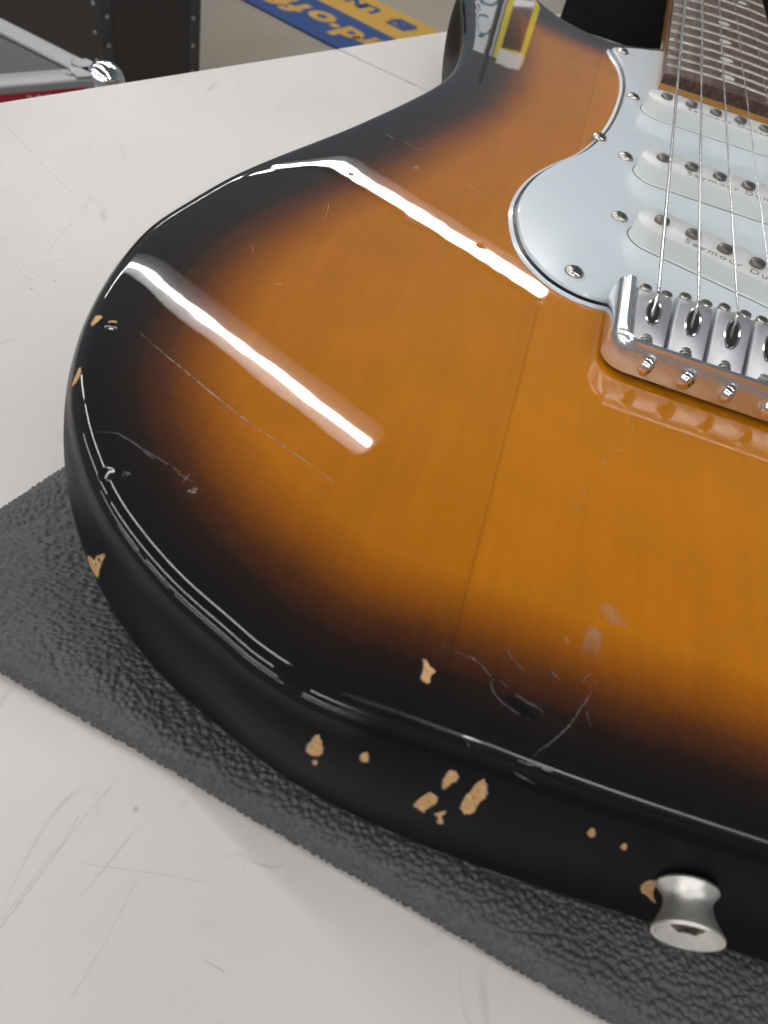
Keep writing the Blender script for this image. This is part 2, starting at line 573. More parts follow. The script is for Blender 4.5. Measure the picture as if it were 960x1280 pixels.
SCUFF = mat('table_scuff', (.50, .465, .435), .5, var=.35, vscale=300)
tt = [c_ for c_ in bpy.data.objects if c_.name == 'table_top'][0]
for k, P in enumerate([[(-280.1, 85.6), (-253.5, 67.9), (-230.5, 53.2)],
[(-249, 40.5), (-244.4, 61.1), (-239.1, 81.3), (-234.2, 96.4), (-219.6, 110.5)],
[(-279.7, 85), (-266.3, 97.9), (-252.3, 108.4)],
[(-114, -173.4), (-112.5, -164.3), (-110.9, -154.5), (-108.1, -142.1)],
[(-114.5, -172.1), (-112.8, -162.6), (-111.1, -151.3)],
[(-96.9, -179.5), (-95.7, -170.1), (-95.3, -158.2)],
[(-106.7, -159.3), (-94.7, -156.7), (-82.4, -154.6)],
[(-77.7, -166.9), (-75.5, -167.3), (-73.3, -167.7)],
[(-61.4, -157.7), (-56.9, -158.9), (-52.1, -160.5)],
[(-260.8, 55.6), (-250.1, 49), (-231.1, 38.8)],
[(-251.4, 40.8), (-234.9, 34.6)],
[(-232.9, 12), (-220.8, 26.6), (-216.7, 52.9)],
[(-216.6, 14.4), (-220.6, 39.7), (-220.9, 60.5)],
[(-250.5, 111.8), (-234.1, 98.3), (-226.6, 87.3)],
[(-227.2, 200.5), (-216.9, 185.9), (-211.1, 182)],
[(-100.4, -175.6), (-91, -173.3), (-84.1, -168.4)],
[(-66.3, -170), (-64.4, -162.8), (-62.4, -159.3)],
[(-221.2, 2.7), (-215.5, -1.7), (-210.8, -2.4)],
[(-216.8, -13.1), (-212.3, -2.3), (-211, 12.4)],
[(-267.9, 126.2), (-266, 126.9)],
[(-225, 141.7), (-222.1, 142.2)],
[(-128.9, -147.5), (-118.3, -150.6)],
[(-83.9, -178.1), (-75.4, -170.3), (-66.2, -166.3)]]):
    if k in (8, 15, 16, 21, 22):
        continue
    P = spline(P, 1.5, closed=False)
    P = P + rng.normal(0, .06, P.shape)
    a, b = [], []
    for i in range(len(P)):
        t = P[min(i + 1, len(P) - 1)] - P[max(i - 1, 0)]
        u = np.array([t[1], -t[0]]) / (np.linalg.norm(t) + 1e-9) * random.uniform(.03, .08) * (1.7 if k in (0, 3, 7) else 1)
        a.append((*(P[i] - u), TZ + .03))
        b.append((*(P[i] + u), TZ + .03))
    MB().loft([a, b], cap0=False, cap1=False, closed=False).build('scuff', SCUFF, tt, smooth=False)

# ------------------------------------------------------------------ guitar
guitar = empty('electric_guitar', (0, -100, -45))
tag(guitar, 'sunburst electric guitar body with chipped lacquer lying face up on black pad', 'guitar')

OUT = spline([(0, -138), (-30, -139), (-50, -138.7), (-68, -137), (-80, -134.3), (-91, -130.5), (-104.2, -125.6), (-117, -118.6), (-128.6, -109.8),
              (-138.4, -99), (-145.6, -87.5), (-151.5, -73.3), (-155.5, -58), (-158, -42), (-158.6, -26), (-156, -9), (-152, 10), (-146, 29), (-139, 48),
              (-131.5, 69), (-121, 102), (-114.5, 128), (-112.5, 152), (-115.5, 183), (-122, 215), (-130, 250), (-135, 285), (-133, 312), (-121, 328),
              (-106, 321), (-97, 297), (-92, 279), (-76, 259), (-55, 249), (-40, 254), (-26, 264), (0, 263), (26, 244), (42, 226), (62, 219), (79, 230), (92, 250), (105, 262),
              (119, 255), (125, 234), (122, 205), (116, 170), (112, 140), (114, 110), (124, 75), (140, 35), (152, -5), (157, -40), (152, -75), (135, -105),
              (105, -125), (60, -135.5)], 1.5)
NRM = inward(OUT)
for _ in range(3):
    NRM = (np.roll(NRM, 1, 0) + NRM + np.roll(NRM, -1, 0)) / 3
NRM /= np.linalg.norm(NRM, axis=1)[:, None]
OUT = OUT - NRM * 1.5
RT_ = 4.6                                                            # top round-over radius


def arm_drop(P, d):                                                  # gentle forearm contour on the bass-side lower bout
    w = sstep(-P[:, 0], 25, 75) * sstep(-P[:, 1], -120, -50)
    return .9 * w * np.clip((17 - d) / 17, 0, 1) ** 2


def edge_distance(P):
    out = np.empty(len(P))
    A = OUT
    B = np.roll(OUT, -1, 0)
    AB = B - A
    L2 = (AB ** 2).sum(1)
    for i0 in range(0, len(P), 800):
        q = P[i0:i0 + 800]
        t = np.clip(((q[:, None] - A) * AB).sum(2) / L2, 0, 1)
        out[i0:i0 + 800] = np.sqrt((((A + t[..., None] * AB) - q[:, None]) ** 2).sum(2)).min(1)
    return out


def lean(P, z):                                                      # the wall flares outward towards the top round the bass corner
    w = np.interp(P[:, 0], [-152, -140, -131, -121, -100, -87, -75, -60, -45], [0, .3, .8, 1.8, 3.0, 3.8, 3.3, 1.2, 0]) * sstep(-P[:, 1], 50, 75)
    return (w * sstep(z, -42, -6))[:, None] * -NRM


rings, rd = [], []
barrel = lambda z: 1.84 * ((z + 22) / 17) ** 2                      # the wall is slightly barrelled
for ins, z in [(9.5, -45), (6.8, -44.75), (4.6, -43.9), (3.0, -42.3), (2.1, -40.2)] + [(barrel(z), z) for z in (-38, -34, -30, -26, -22, -18, -14, -10, -6.5)]:
    rings.append(z3(OUT + NRM * ins + lean(OUT, z), z))
    rd.append(np.zeros(len(OUT)))
for a in np.linspace(15, 90, 12):
    ins = 2.2 + RT_ * (math.cos(math.radians(15)) - math.cos(math.radians(a)))
    P = OUT + NRM * ins + lean(OUT, 0)
    rings.append(z3(P, -RT_ + RT_ * math.sin(math.radians(a)) - arm_drop(P, np.full(len(P), ins))))
    rd.append(np.full(len(P), ins))
bb = MB().loft(rings, cap0=True, cap1=False)
inner = rings[-1][:, :2]
gx, gy = np.meshgrid(np.arange(-158, 158, 3.0), np.arange(-138, 330, 3.0))
G = np.stack([gx.ravel() + (np.round(gy.ravel() / 3) % 2) * 1.5, gy.ravel()], 1)
dG = edge_distance(G)
OUT0, OUT = OUT, OUT + lean(OUT, 0)
dG = edge_distance(G)
inside = np.zeros(len(G), bool)
x2, y2 = np.roll(OUT, -1, 0).T
for (xa, ya), xb, yb in zip(OUT, x2, y2):
    c = (ya > G[:, 1]) != (yb > G[:, 1])
    if c.any():
        inside ^= c & (G[:, 0] < (xb - xa) * (G[:, 1] - ya) / (yb - ya + 1e-12) + xa)
G = G[inside & (dG > RT_ + 3.4)]
nb = len(inner)
allp = np.vstack([inner, G])
r = delaunay_2d_cdt([Vector(p) for p in allp], [(i, (i + 1) % nb) for i in range(nb)], [], 1, 1e-6)
vv = np.array([tuple(v) for v in r[0]])
dd = edge_distance(vv)
zz = -arm_drop(vv, dd)
# stitch: boundary vertices of the triangulation reuse the last ring
base = (len(rings) - 1) * nb
idx = {}
newv, newd = [], []
for i, orig in enumerate(r[3]):
    o0 = [q for q in orig if q < nb]
    if o0:
        idx[i] = base + o0[0]
    else:
        idx[i] = len(bb.v) + len(newv)
        newv.append((vv[i][0], vv[i][1], zz[i]))
        newd.append(dd[i])
bb.v += newv
for f in r[2]:
    q = [idx[i] for i in f]
    if len(set(q)) == 3:
        a, b, c = (np.array(bb.v[k][:2]) for k in q)
        if (b[0] - a[0]) * (c[1] - a[1]) - (b[1] - a[1]) * (c[0] - a[0]) < 0:
            q = q[::-1]
        bb.f.append(tuple(q))
        bb.m.append(0)
# outline runs clockwise: turn the lofted faces outward
nl = (len(rings) - 1) * nb
bb.f[:nl + 1] = [tuple(f[::-1]) for f in bb.f[:nl + 1]]
ball = np.r_[np.concatenate(rd), np.array(newd)]
body = bb.build('body', BODY, guitar, org=(0, -138, -45), angle=70)
at = body.data.attributes.new('edge_distance', 'FLOAT', 'POINT')
bxy = np.array(bb.v)
ball -= 5.0 * sstep(-bxy[:, 0], 60, 105) * sstep(bxy[:, 1], -80, -25)
at.data.foreach_set('value', ball.astype(np.float32))
sd_ = np.concatenate([np.maximum(sstep(-r_[:, 2], 1.0, 6), sstep(-r_[:, 2], .02, .5) * sstep(r_[:, 0], -76, -62) * sstep(-r_[:, 1], 100, 120)) for r_ in rings] + [np.zeros(len(newd))])
at = body.data.attributes.new('dulled_side', 'FLOAT', 'POINT')
at.data.foreach_set('value', sd_.astype(np.float32))
tag(body, 'glossy two-colour sunburst body, amber fading to black at the rim')
BVH = BVHTree.FromPolygons([Vector(v) for v in bb.v], bb.f)


def snap(p, off):
    q, n, i, dist = BVH.find_nearest(Vector(p))
    if n.dot(q - Vector((-20, 60, -22))) < 0:
        n = -n
    return q + n * off


def patch(pts, material, name, parent, off=.10, jag=.05, lip=False):            # chip with ragged border lying in the lacquer
    P = spline(pts, .42) if len(pts) > 4 else spline(pts, .3)
    c = P.mean(0)
    R = np.linalg.norm(P - c, axis=1).mean()
    P = P + (P - c) * rng.normal(0, jag, len(P))[:, None]
    rings = [[snap(c + (p - c) * k, off) for p in P] for k in (1.0, .66, .33)]
    m = MB().loft(rings, cap0=False, cap1=True)
    if lip:
        m.tube([snap(c + (p - c) * (1 + .09 / R), .05) for p in list(P) + [P[0]]], .11, 6, mi=1)   # broken lacquer edge
        return m.build(name, [material, DENT_LIP_BLACK], parent, org=tuple(c))
    o = m.build(name, material, parent, org=tuple(c))
    fa = o.data.attributes.new('fade', 'FLOAT', 'POINT')
    fa.data.foreach_set('value', [0.] * len(P) + [.75] * len(P) + [1.] * len(P))
    return o


def ribbon(pts, w, material, name, parent, off=.04, step=1.2, jit=0.0):
    P = spline(pts, step, closed=False)
    if jit:
        P = P + rng.normal(0, jit, P.shape) * np.array([1, 1, 0])
    m = MB()
    n = len(P)
    a, b = [], []
    for i in range(n):
        t = P[min(i + 1, n - 1)] - P[max(i - 1, 0)]
        q = snap(P[i], off)
        nn = (q - snap(P[i], 0)).normalized()
        u = Vector(t).cross(nn).normalized()
        ww = w * .5 * min(1, .25 + 3 * min(i, n - 1 - i) / n) * random.uniform(.6, 1.3)
        a.append(q - u * ww)
        b.append(q + u * ww)
    gap_or_shade = [random.random() < .07 for _ in range(n)]
    for i in range(n - 1):
        if not gap_or_shade[i] or n < 5:
            m.add([a[i], a[i + 1], b[i + 1], b[i]], [(0, 1, 2, 3)])
    return m.build(name, material, parent, org=tuple(P[0]))


# pickguard: three plies stepping in from the edge
PG = spline([(-22.6, 250.5), (-35, 244.5), (-44, 238), (-50.5, 232.5), (-53, 228), (-51, 220), (-46.5, 206), (-44, 188), (-43.8, 168), (-45.5, 143), (-49, 121), (-55, 100),
             (-63, 83), (-68.5, 67), (-71, 51), (-70.3, 36), (-65, 18.5), (-56, 7.2), (-46, 2.4), (-37, 2.6), (-33, 5), (-30, 9), (0, 10), (30, 9), (38, 2), (48, -12),
             (70, -42), (95, -62), (118, -60), (126, -40), (118, 0), (96, 50), (80, 95), (74, 140), (78, 185), (70, 208), (50, 216), (30, 224), (27.6, 220), (28, 200), (27.5, 187.5),
             (20, 186.4), (0, 186.4), (-20, 188.4), (-22.2, 189.5), (-22.8, 200), (-22.4, 225)], 1.0)[::-1]
PN = inward(PG)
PN = (np.roll(PN, 1, 0) + PN + np.roll(PN, -1, 0)) / 3
pgr = lambda i, z: z3(PG + PN * i, z)[::-1]
top = MB().loft([pgr(2.2, 1.3), pgr(2.35, 1.75), pgr(2.6, 2.2), pgr(2.9, 2.3)], cap0=False).build('pickguard', WHITE_PLY, guitar, org=(0, 100, 0), angle=8)
MB().loft([pgr(1.15, .85), pgr(2.2, 1.3), pgr(2.3, 1.32)], cap0=False, cap1=False).build('middle_ply', BLACK_PLY, top, org=(0, 100, 0), angle=60)
MB().loft([pgr(0, .05), pgr(0, .35), pgr(1.15, .85), pgr(1.3, .86)], cap0=False, cap1=False).build('bottom_ply', WHITE_PLY, top, org=(0, 100, 0), angle=60)


def screw_mesh(name, r, h, mi_slot=1):
    m = MB().lathe([(r, 0), (r, .15), (r * .93, h * .45), (r * .72, h * .78), (r * .4, h * .96), (.001, h)], 20)
    w, l = r * .13, r * .5
    for (a, b) in ((l, w), (w, l)):
        m.box((-a, -b, h * .7), (a, b, h * 1.03), 1)
    return m.mesh(name, [NICKEL, DARK], local=True)


SCREW = screw_mesh('screw', 3.0, 1.5)
for x, y in [(-45.9, 226), (-37.9, 170.5), (-48.3, 116), (-37.4, 106), (-36.6, 57), (-47.4, 13.6), (38, 160), (38, 98), (38, 30), (66, 200), (70, 120)]:
    o = put('screw', SCREW, (x, y, 2.25), top)
    o.rotation_euler = (0, 0, random.uniform(0, 1.5))


def stadium(hl, hw, ins, z, n=16):
    pts = []
    for sgn in (1, -1):
        for k in range(n + 1):
            a = -math.pi / 2 + math.pi * k / n
            pts.append((sgn * (hl - hw) + sgn * (hw - ins) * math.cos(a), sgn * (hw - ins) * math.sin(a), z))
    return pts


COVER = MB().loft([stadium(33.6, 8.2, -.4, .1), stadium(33.6, 8.2, 0, .6), stadium(33.6, 8.2, 0, 5.6), stadium(33.6, 8.2, .2, 6.1), stadium(33.6, 8.2, .6, 6.3)]).mesh('pickup_cover', PICKUP, local=True, angle=28)
BASE_SHADE = MB().loft([stadium(33.6, 8.2, -.75, .04), stadium(33.6, 8.2, -.3, .05)], cap0=False, cap1=False).mesh('gap_or_shade', DARK, local=True)  # flat dark ring painting the shade line where cover meets pickguard
POLEM = MB().lathe([(2.45, 0), (2.45, .9), (2.25, 1.25), (1.7, 1.45), (.001, 1.5)], 20).mesh('pole_piece', POLE, local=True)
for (y, ang) in ((162, 0), (98, 0), (42.8, -math.radians(14))):
    pk = put('pickup', COVER, (0, y, 2.3), guitar, (0, 0, ang))
    pk.rotation_euler = (0, 0, ang)
    tag(pk, 'white single coil pickup cover with six steel pole pieces')
    c, s = math.cos(ang), math.sin(ang)
    gp = put('gap_or_shade', BASE_SHADE, (0, y, 2.3), None, (0, 0, ang))
    gp.parent = pk
    gp.matrix_parent_inverse = (Matrix.Translation(WLOC[pk.name]) @ Matrix.Rotation(ang, 4, 'Z')).inverted()
    for i in range(6):
        x = -26 + 10.4 * i
        o = put('pole_piece', POLEM, (x * c, y + x * s, 8.5 + .35 * [0, .6, .3, .8, .2, 0][i]), None)
        o.parent = pk
        o.matrix_parent_inverse = (Matrix.Translation(WLOC[pk.name]) @ Matrix.Rotation(ang, 4, 'Z')).inverted()
    t = text('lettering', 'Seymour Duncan', 4.2, (1.5 * c + 4.9 * s, y + 1.5 * s - 4.9 * c, 8.64), ang, PRINT, None, bold=.02, width=1.28)
    t.parent = pk
    t.matrix_parent_inverse = (Matrix.Translation(WLOC[pk.name]) @ Matrix.Rotation(ang, 4, 'Z')).inverted()

# bridge
bridge_pts = []
for k in range(9):
    a = math.pi + math.pi / 2 * k / 8
    bridge_pts.append((-29.5 + 7 * math.cos(a), -18 + 7 * math.sin(a)))
bl_ = [(-36.5, 7)] + bridge_pts
outer = bl_ + [(-x, y) for x, y in bl_[::-1]]
innr = [(30.6, 7), (30.6, -21.0), (29.6, -22.4), (-29.6, -22.4), (-30.6, -21.0), (-30.6, 7)]


def usec(k, z):                                                      # U-shaped wall section, k = chamfer on the outside top
    o = []
    for x, y in outer:
        d = np.array([-x, -y if y < 0 else 0])
        q = np.array([x, y]) + np.array([-math.copysign(k, x) * (1 if abs(x) > 33 else .3), min(k, .8) * .9 if y < -15 else 0])
        o.append((q[0], q[1], z))
    i = [(x + math.copysign(k * .5, x), y - (min(k * .3, .4) if y < 0 else 0), z) for x, y in innr]
    return o + i


br = MB()
nO = len(outer)
secs = [usec(0, 1.5), usec(0, 6.8), usec(.5, 8.5), usec(1.5, 9.8), usec(3.0, 10.4)]
n_ = len(secs[0])
br.loft(secs, cap0=False, cap1=False)
# top cap as quads between the outer and inner line
tv = secs[-1]
capv = list(tv)
oi = list(range(nO))
ii = list(range(nO, n_))[::-1]
m_in = np.linspace(0, len(ii) - 1, nO)
capf = []
for k in range(nO - 1):
    a, b = ii[int(round(m_in[k]))], ii[int(round(m_in[k + 1]))]
    capf.append((oi[k], oi[k + 1], b) if a == b else (oi[k], oi[k + 1], b, a))
br.add(capv, capf)
br.box((-30.7, -22.6, .4), (30.7, 12, 2.2))
BRUSHED = mat('brushed_chrome', (.80, .81, .82), .24, 1, var=.06, vscale=400, rvar=.08)
bridge = br.build('bridge', BRUSHED, guitar, org=(0, -5, .4), angle=55)
tag(bridge, 'chrome six-saddle bridge with raised rear lip')
# intonation screws on the lip, one mesh shared
sm = MB().lathe([(1.9, 0), (2.75, .1), (2.85, 1.0), (2.5, 1.75), (1.6, 2.15), (.001, 2.25)], 20)
for (a, b) in ((1.25, .26), (.26, 1.25)):
    sm.box((-a, -b, 1.6), (a, b, 2.27), 1)
LIPS = sm.mesh('intonation_screw', [CHROME, POLE], local=True)
for i in range(6):
    x = -26.25 + 10.5 * i
    put('intonation_screw', LIPS, (x, -25.0, 5.7), bridge, (math.pi / 2, 0, random.uniform(0, 1.5)))
    # shaft with its spring between the lip and the saddle
    m = MB().tube([(x, -22.5, 5.4), (x, -12, 5.2)], .9)
    for k in range(7):
        m.tube([(x + 1.6 * math.cos(t), -21 + k * 1.2 + 1.2 * t / 6.283, 5.3 + 1.6 * math.sin(t)) for t in np.linspace(0, 6.283, 11)], .3, 5)
    m.build('spring', NICKEL, bridge)

# saddles: sloping plated blocks with a string slot and two height screws at the front
GR = MB().lathe([(1.75, 0), (1.75, 1.9), (1.5, 2.25), (.8, 2.3), (.75, 1.4), (.001, 1.4)], 14).mesh('height_screw', NICKEL, local=True)
for i in range(6):
    x = -26.25 + 10.5 * i
    zr = [0, 1.2, 1.9, 1.9, 1.2, 0][i]
    w = 4.85
    prof = [(-14.5, 2.6), (-15, 3.4), (-14.8, 5.6), (-13.8, 6.3), (-7, 8.1 + zr * .5), (-1.0, 9.9 + zr * .9), (1.2, 10.2 + zr), (4.8, 9.0 + zr), (5.6, 8.0 + zr), (5.8, 2.6)]
    m = MB()
    rg = []
    for xx, k in ((-w, .55), (-w + .25, .15), (-w + .7, 0), (w - .7, 0), (w - .25, .15), (w, .55)):
        rg.append([(x + xx, y + (k if y < -10 else -k if y > 4 else 0), z - k) for y, z in prof])
    m.loft(rg)
    sad = m.build('saddle', SADDLE, bridge, angle=32)
    # slot: recessed dark opening with a raised bright rim
    sz = lambda y: np.interp(y, [q[0] for q in prof[3:7]], [q[1] for q in prof[3:7]])
    rim, hole = [], []
    for k in range(21):
        a = 2 * math.pi * k / 20
        rx_, ry_ = 1.9, 4.2
        yy = -5.2 + ry_ * math.sin(a)
        rim.append((x + .1 + rx_ * math.cos(a), yy, sz(yy) + .12))
        hole.append((x + .1 + (rx_ - .2) * math.cos(a), -5.2 + (ry_ - .2) * math.sin(a), sz(-5.2 + (ry_ - .2) * math.sin(a)) + .06))
    MB().tube(rim, .38, 8).build('slot_rim', CHROME, sad)
    MB().add(hole[:-1], [tuple(range(20))]).build('slot', DARK, sad, smooth=False)
    for sx in (-1, 1):
        put('height_screw', GR, (x + sx * 2.9, 3.2, 8.4 + zr), sad)

# neck, fretboard, frets, dots
SH = 5.0
fret_y = lambda n: 648 * 2 ** (-n / 12) + SH
bz = lambda y: 11.3 + .0135 * (y - 187)
hw_ = lambda y: 28.0 - 6.6 * (y - 187) / (653 - 187)
RAD = 330.0
crown = lambda x, y: bz(y) - x * x / (2 * RAD)
nk = MB()
secs = []
ys = [187, 200, 230, 258, 266, 275, 290, 330, 400, 500, 600, 653]
for y in ys:
    h = hw_(y) + .25
    zt = bz(y) - 5.2
    dep = 5.5 if y < 260 else 14 + 7 * sstep(y, 262, 280)
    row = []
    for k in range(17):
        a = math.pi * k / 16
        ex = .35 if y < 262 else .62
        row.append((-h * math.copysign(abs(math.cos(a)) ** ex, math.cos(a)), y, zt - dep * math.sin(a) ** ex))
    secs.append(row)
nk.loft(secs)
nk.loft([[(x * s, 653, z - 3) for x, z in ((-21, 0), (21, 0), (21, -14), (-21, -14))] for s in (1,)] +
        [[(x, y, z + 6) for x, z in ((-w0, 0), (w1, 0), (w1, -14), (-w0, -14))] for y, w0, w1 in ((690, 30, 34), (760, 36, 46), (830, 38, 40), (845, 20, 10))])
neck = nk.build('neck', MAPLE, guitar, org=(0, 187, 0), angle=50)
fb = MB()
secs = []
for y in (187, 187.5, 220, 260, 320, 400, 500, 600, 652):
    h = hw_(y)
    k = .5 if y == 187 else 0
    row = [(-h, y, bz(y) - 5.2)] + [(xx, y, crown(xx, y) - k - (.4 if abs(xx) > h - .1 else 0)) for xx in np.linspace(-h, h, 17)] + [(h, y, bz(y) - 5.2)]
    secs.append(row)
fb.loft([s_[::-1] for s_ in secs])
board = fb.build('fretboard', ROSE, neck, org=(0, 187, 6), angle=40)
for n in range(1, 22):
    y = fret_y(n)
    h = hw_(y) - .2
    rows = []
    for yy, zz_ in ((-1.0, -.1), (-.85, .4), (-.4, .8), (0, .92), (.4, .8), (.85, .4), (1.0, -.1)):
        rows.append([(xx, y + yy, crown(xx, y) + zz_ * (1 if abs(xx) < h - .3 else .35)) for xx in [-h, -h + .8] + list(np.linspace(-h + 3, h - 3, 9)) + [h - .8, h]])
    MB().loft(rows, cap0=False, cap1=False, closed=False).build('fret', FRET, board, angle=60)
DOTM = MB().lathe([(3.1, -.3), (3.1, .03), (.001, .05)], 24).mesh('dot', DOT, local=True)
for n, xs in ((21, (0,)), (19, (0,)), (17, (0,)), (15, (0,)), (12, (-11.5, 11.5)), (9, (0,)), (7, (0,)), (5, (0,)), (3, (0,))):
    for x in xs:
        y = (fret_y(n) + fret_y(n - 1)) / 2
        put('dot', DOTM, (x, y, crown(x, y) + .02), board)

# strings
for i, rad in enumerate((.56, .45, .34, .22, .17, .14)):
    x0, x1 = -26.25 + 10.5 * i, -17.5 + 7 * i
    zr = [0, 1.2, 1.9, 1.9, 1.2, 0][i]
    zb = 10.2 + zr + rad + .75
    zend = bz(653) + 1.2 + rad
    pts = [(x0, -6.5, 7.9 + .5 * zr), (x0, -4, 9.4 + .6 * zr), (x0, -1.2, zb - .75), (x0, -.2, zb - .25), (x0, .8, zb), (x0 + .02, 3, zb + .05)]
    for y in (60, 150, 300, 450, 653):
        pts.append((x0 + (x1 - x0) * y / 653, y, zb + (zend + 2.2 - zb) * y / 653))
    MB().tube(pts, rad, 10).build('string', STRING, guitar)

# strap button at the butt
sb = MB().lathe([(3.8, -.5), (5.4, 0), (5.6, .5), (5.2, 1.0), (4.7, 1.6), (4.3, 2.5), (4.25, 3.5), (4.6, 4.8), (5.4, 6.3), (6.0, 7.4), (6.35, 8.0),
                 (6.3, 8.45), (5.9, 8.5), (5.3, 8.0), (3.6, 7.2), (3.0, 6.8)], 48)
btn = put('strap_button', sb.mesh('strap_button', BUTTON, local=True), (-4.6, -139.6, -14.0), guitar, (math.pi / 2, 0, 0))
btn.scale = (.9, .9, .95)
ss = MB().lathe([(3.1, 0), (3.0, .5), (2.0, .9), (.001, 1.0)], 24)
for (a, b) in ((2.2, .45), (.45, 2.2)):
    ss.box((-a, -b, .6), (a, b, 1.05), 1)
o = put('screw', ss.mesh('strap_screw', [RUST, DARK], local=True), (-4.6, -145.9, -14.0), None, (math.pi / 2, .4, 0))
o.parent = btn
o.matrix_parent_inverse = (Matrix.Translation(WLOC[btn.name]) @ Matrix.Rotation(math.pi / 2, 4, 'X')).inverted()
#CHIPS#
# bare-wood chips, black patches painting dent reflections, and scratches in the lacquer
CHIPS_ = [
    [(-58.9, -123.8, -0.1), (-58.1, -124.2, -0.1), (-57.4, -124.8, -0.1), (-56.4, -125.4, -0.1), (-56.9, -126.7, -0.1), (-56.8, -127.8, -0.2), (-57.6, -128.1, -0.2), (-58.5, -127.5, -0.2), (-58.5, -126.4, -0.1), (-58.5, -125.5, -0.1)],
    [(-49.4, -139, -4.8), (-48.1, -139, -5.3), (-47.6, -139, -7), (-48.3, -139, -8.8), (-48.9, -139, -10.6), (-49.6, -139.1, -8.6), (-49.7, -139.1, -6.7)],
    [(-44.3, -138.9, -4.7), (-43.1, -139, -5.5), (-42.2, -139, -8.2), (-42.5, -139, -11.7), (-42.3, -139, -13.9), (-43.4, -139, -15.7), (-44.8, -138.9, -14.1), (-45.1, -138.9, -10.6), (-44.8, -138.9, -8.2)],
    [(-50.7, -139.1, -12.8), (-49.1, -139, -13.5), (-48.8, -139, -16), (-49.6, -139, -18.5), (-49.6, -139, -20.3), (-50.9, -139, -19.7), (-51.9, -139, -18.6), (-51.6, -139, -15.8)],
    [(-47.7, -139, -18.5), (-46.7, -139, -16.7), (-46.4, -138.9, -18.3), (-46.6, -138.9, -19.4), (-45.9, -138.9, -20.8), (-45.7, -138.9, -22.4), (-46.6, -138.9, -22.7), (-47.1, -138.9, -20.2), (-47.7, -139, -19.9)],
    [(-23.6, -138.9, -7.7), (-23.3, -138.9, -9), (-23.8, -138.9, -9.4), (-24.6, -138.9, -8.6), (-24.7, -138.9, -7.2), (-24.2, -138.9, -6.8)],
    [(-17.8, -138.7, -8.6), (-17.6, -138.7, -9.6), (-17.9, -138.7, -10), (-18.6, -138.7, -9.3), (-18.7, -138.7, -8.2), (-18.4, -138.7, -7.9)],
    [(-71.8, -139.1, -8.2), (-70.7, -139.1, -8.8), (-69.7, -139, -12.8), (-71, -138.8, -14.8), (-72.5, -138.8, -13.6)],
    [(-70, -138.7, -16.5), (-70, -138.6, -17.7), (-70.4, -138.5, -18.2), (-70.8, -138.6, -17.6), (-70.7, -138.7, -16.2), (-70.2, -138.8, -15.7)],
    [(-62.4, -139.2, -8.7), (-62.3, -139.1, -10.2), (-63, -139.1, -10.8), (-63.7, -139.2, -9.8), (-63.5, -139.2, -8.2), (-62.8, -139.2, -7.6)],
    [(-127.1, -112, -22.7), (-124.1, -115, -17.7), (-123.4, -115.7, -17.4), (-121.9, -117.2, -13.5), (-119.8, -118.9, -9.9), (-119.6, -119, -11.1), (-120.7, -118, -15.2), (-122.6, -115.9, -22.6), (-125.1, -113.6, -25.5), (-127.2, -111.7, -26.3)],
    [(-149.1, -67.7, -1.1), (-148, -67.6, -0.9), (-147.5, -68.4, -0.9), (-147.5, -70.1, -1), (-147.9, -71.7, -1.1), (-148.7, -70.5, -1.3), (-149, -69, -1.2)],
    [(-143.8, -84.5, -1.4), (-143, -85, -1.2), (-142.3, -86.3, -1.2), (-142, -88.3, -1.5), (-142.7, -89, -2.1), (-143.3, -87.9, -2.1), (-143.4, -86.5, -1.8)],
    [(-10.4, -138.4, -19.1), (-10.3, -138.4, -17.1), (-9.4, -138.4, -15.6), (-8.4, -138.3, -18), (-7.3, -138.3, -21), (-4.9, -138.2, -24.8), (-5.7, -138.2, -24.6), (-8.1, -138.3, -22.4), (-9.2, -138.4, -22)],
    [(-145.8, -69.1, -0.7), (-145.3, -68.3, -0.6), (-144.3, -68.1, -0.5), (-143.9, -68.8, -0.5), (-144.8, -68.8, -0.6), (-145.3, -69.4, -0.7)]]
DENT_REFLECTIONS_ = [  # dark reflections in dents, painted as flat black patches
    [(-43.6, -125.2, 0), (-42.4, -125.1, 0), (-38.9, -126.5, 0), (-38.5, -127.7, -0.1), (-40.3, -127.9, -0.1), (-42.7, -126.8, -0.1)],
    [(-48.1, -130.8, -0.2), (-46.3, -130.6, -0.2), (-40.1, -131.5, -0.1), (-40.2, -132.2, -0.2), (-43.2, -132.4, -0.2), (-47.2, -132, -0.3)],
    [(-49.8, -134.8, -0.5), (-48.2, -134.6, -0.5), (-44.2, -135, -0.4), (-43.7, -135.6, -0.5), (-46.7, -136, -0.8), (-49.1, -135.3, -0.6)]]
SMEARS_ = [
    [(-31.3, -104.9, 0), (-28.4, -104.9, 0), (-28.1, -106.6, 0), (-28.5, -110.9, 0), (-29.6, -112.8, 0), (-31.9, -111.6, 0), (-32.3, -110.7, 0)],
    [(-29.5, -99, 0), (-27.2, -98, 0), (-23.7, -101.3, 0), (-24.3, -102.8, 0), (-27.6, -102.6, 0), (-29.6, -101.1, 0)]]
TAN_ = [
    [(-138.3, -68.9, -0.1), (-136.3, -70.3, -0.1), (-128.3, -74.2, 0), (-108.8, -83.4, 0), (-92.7, -89.2, 0), (-83.7, -93.3, 0)]]
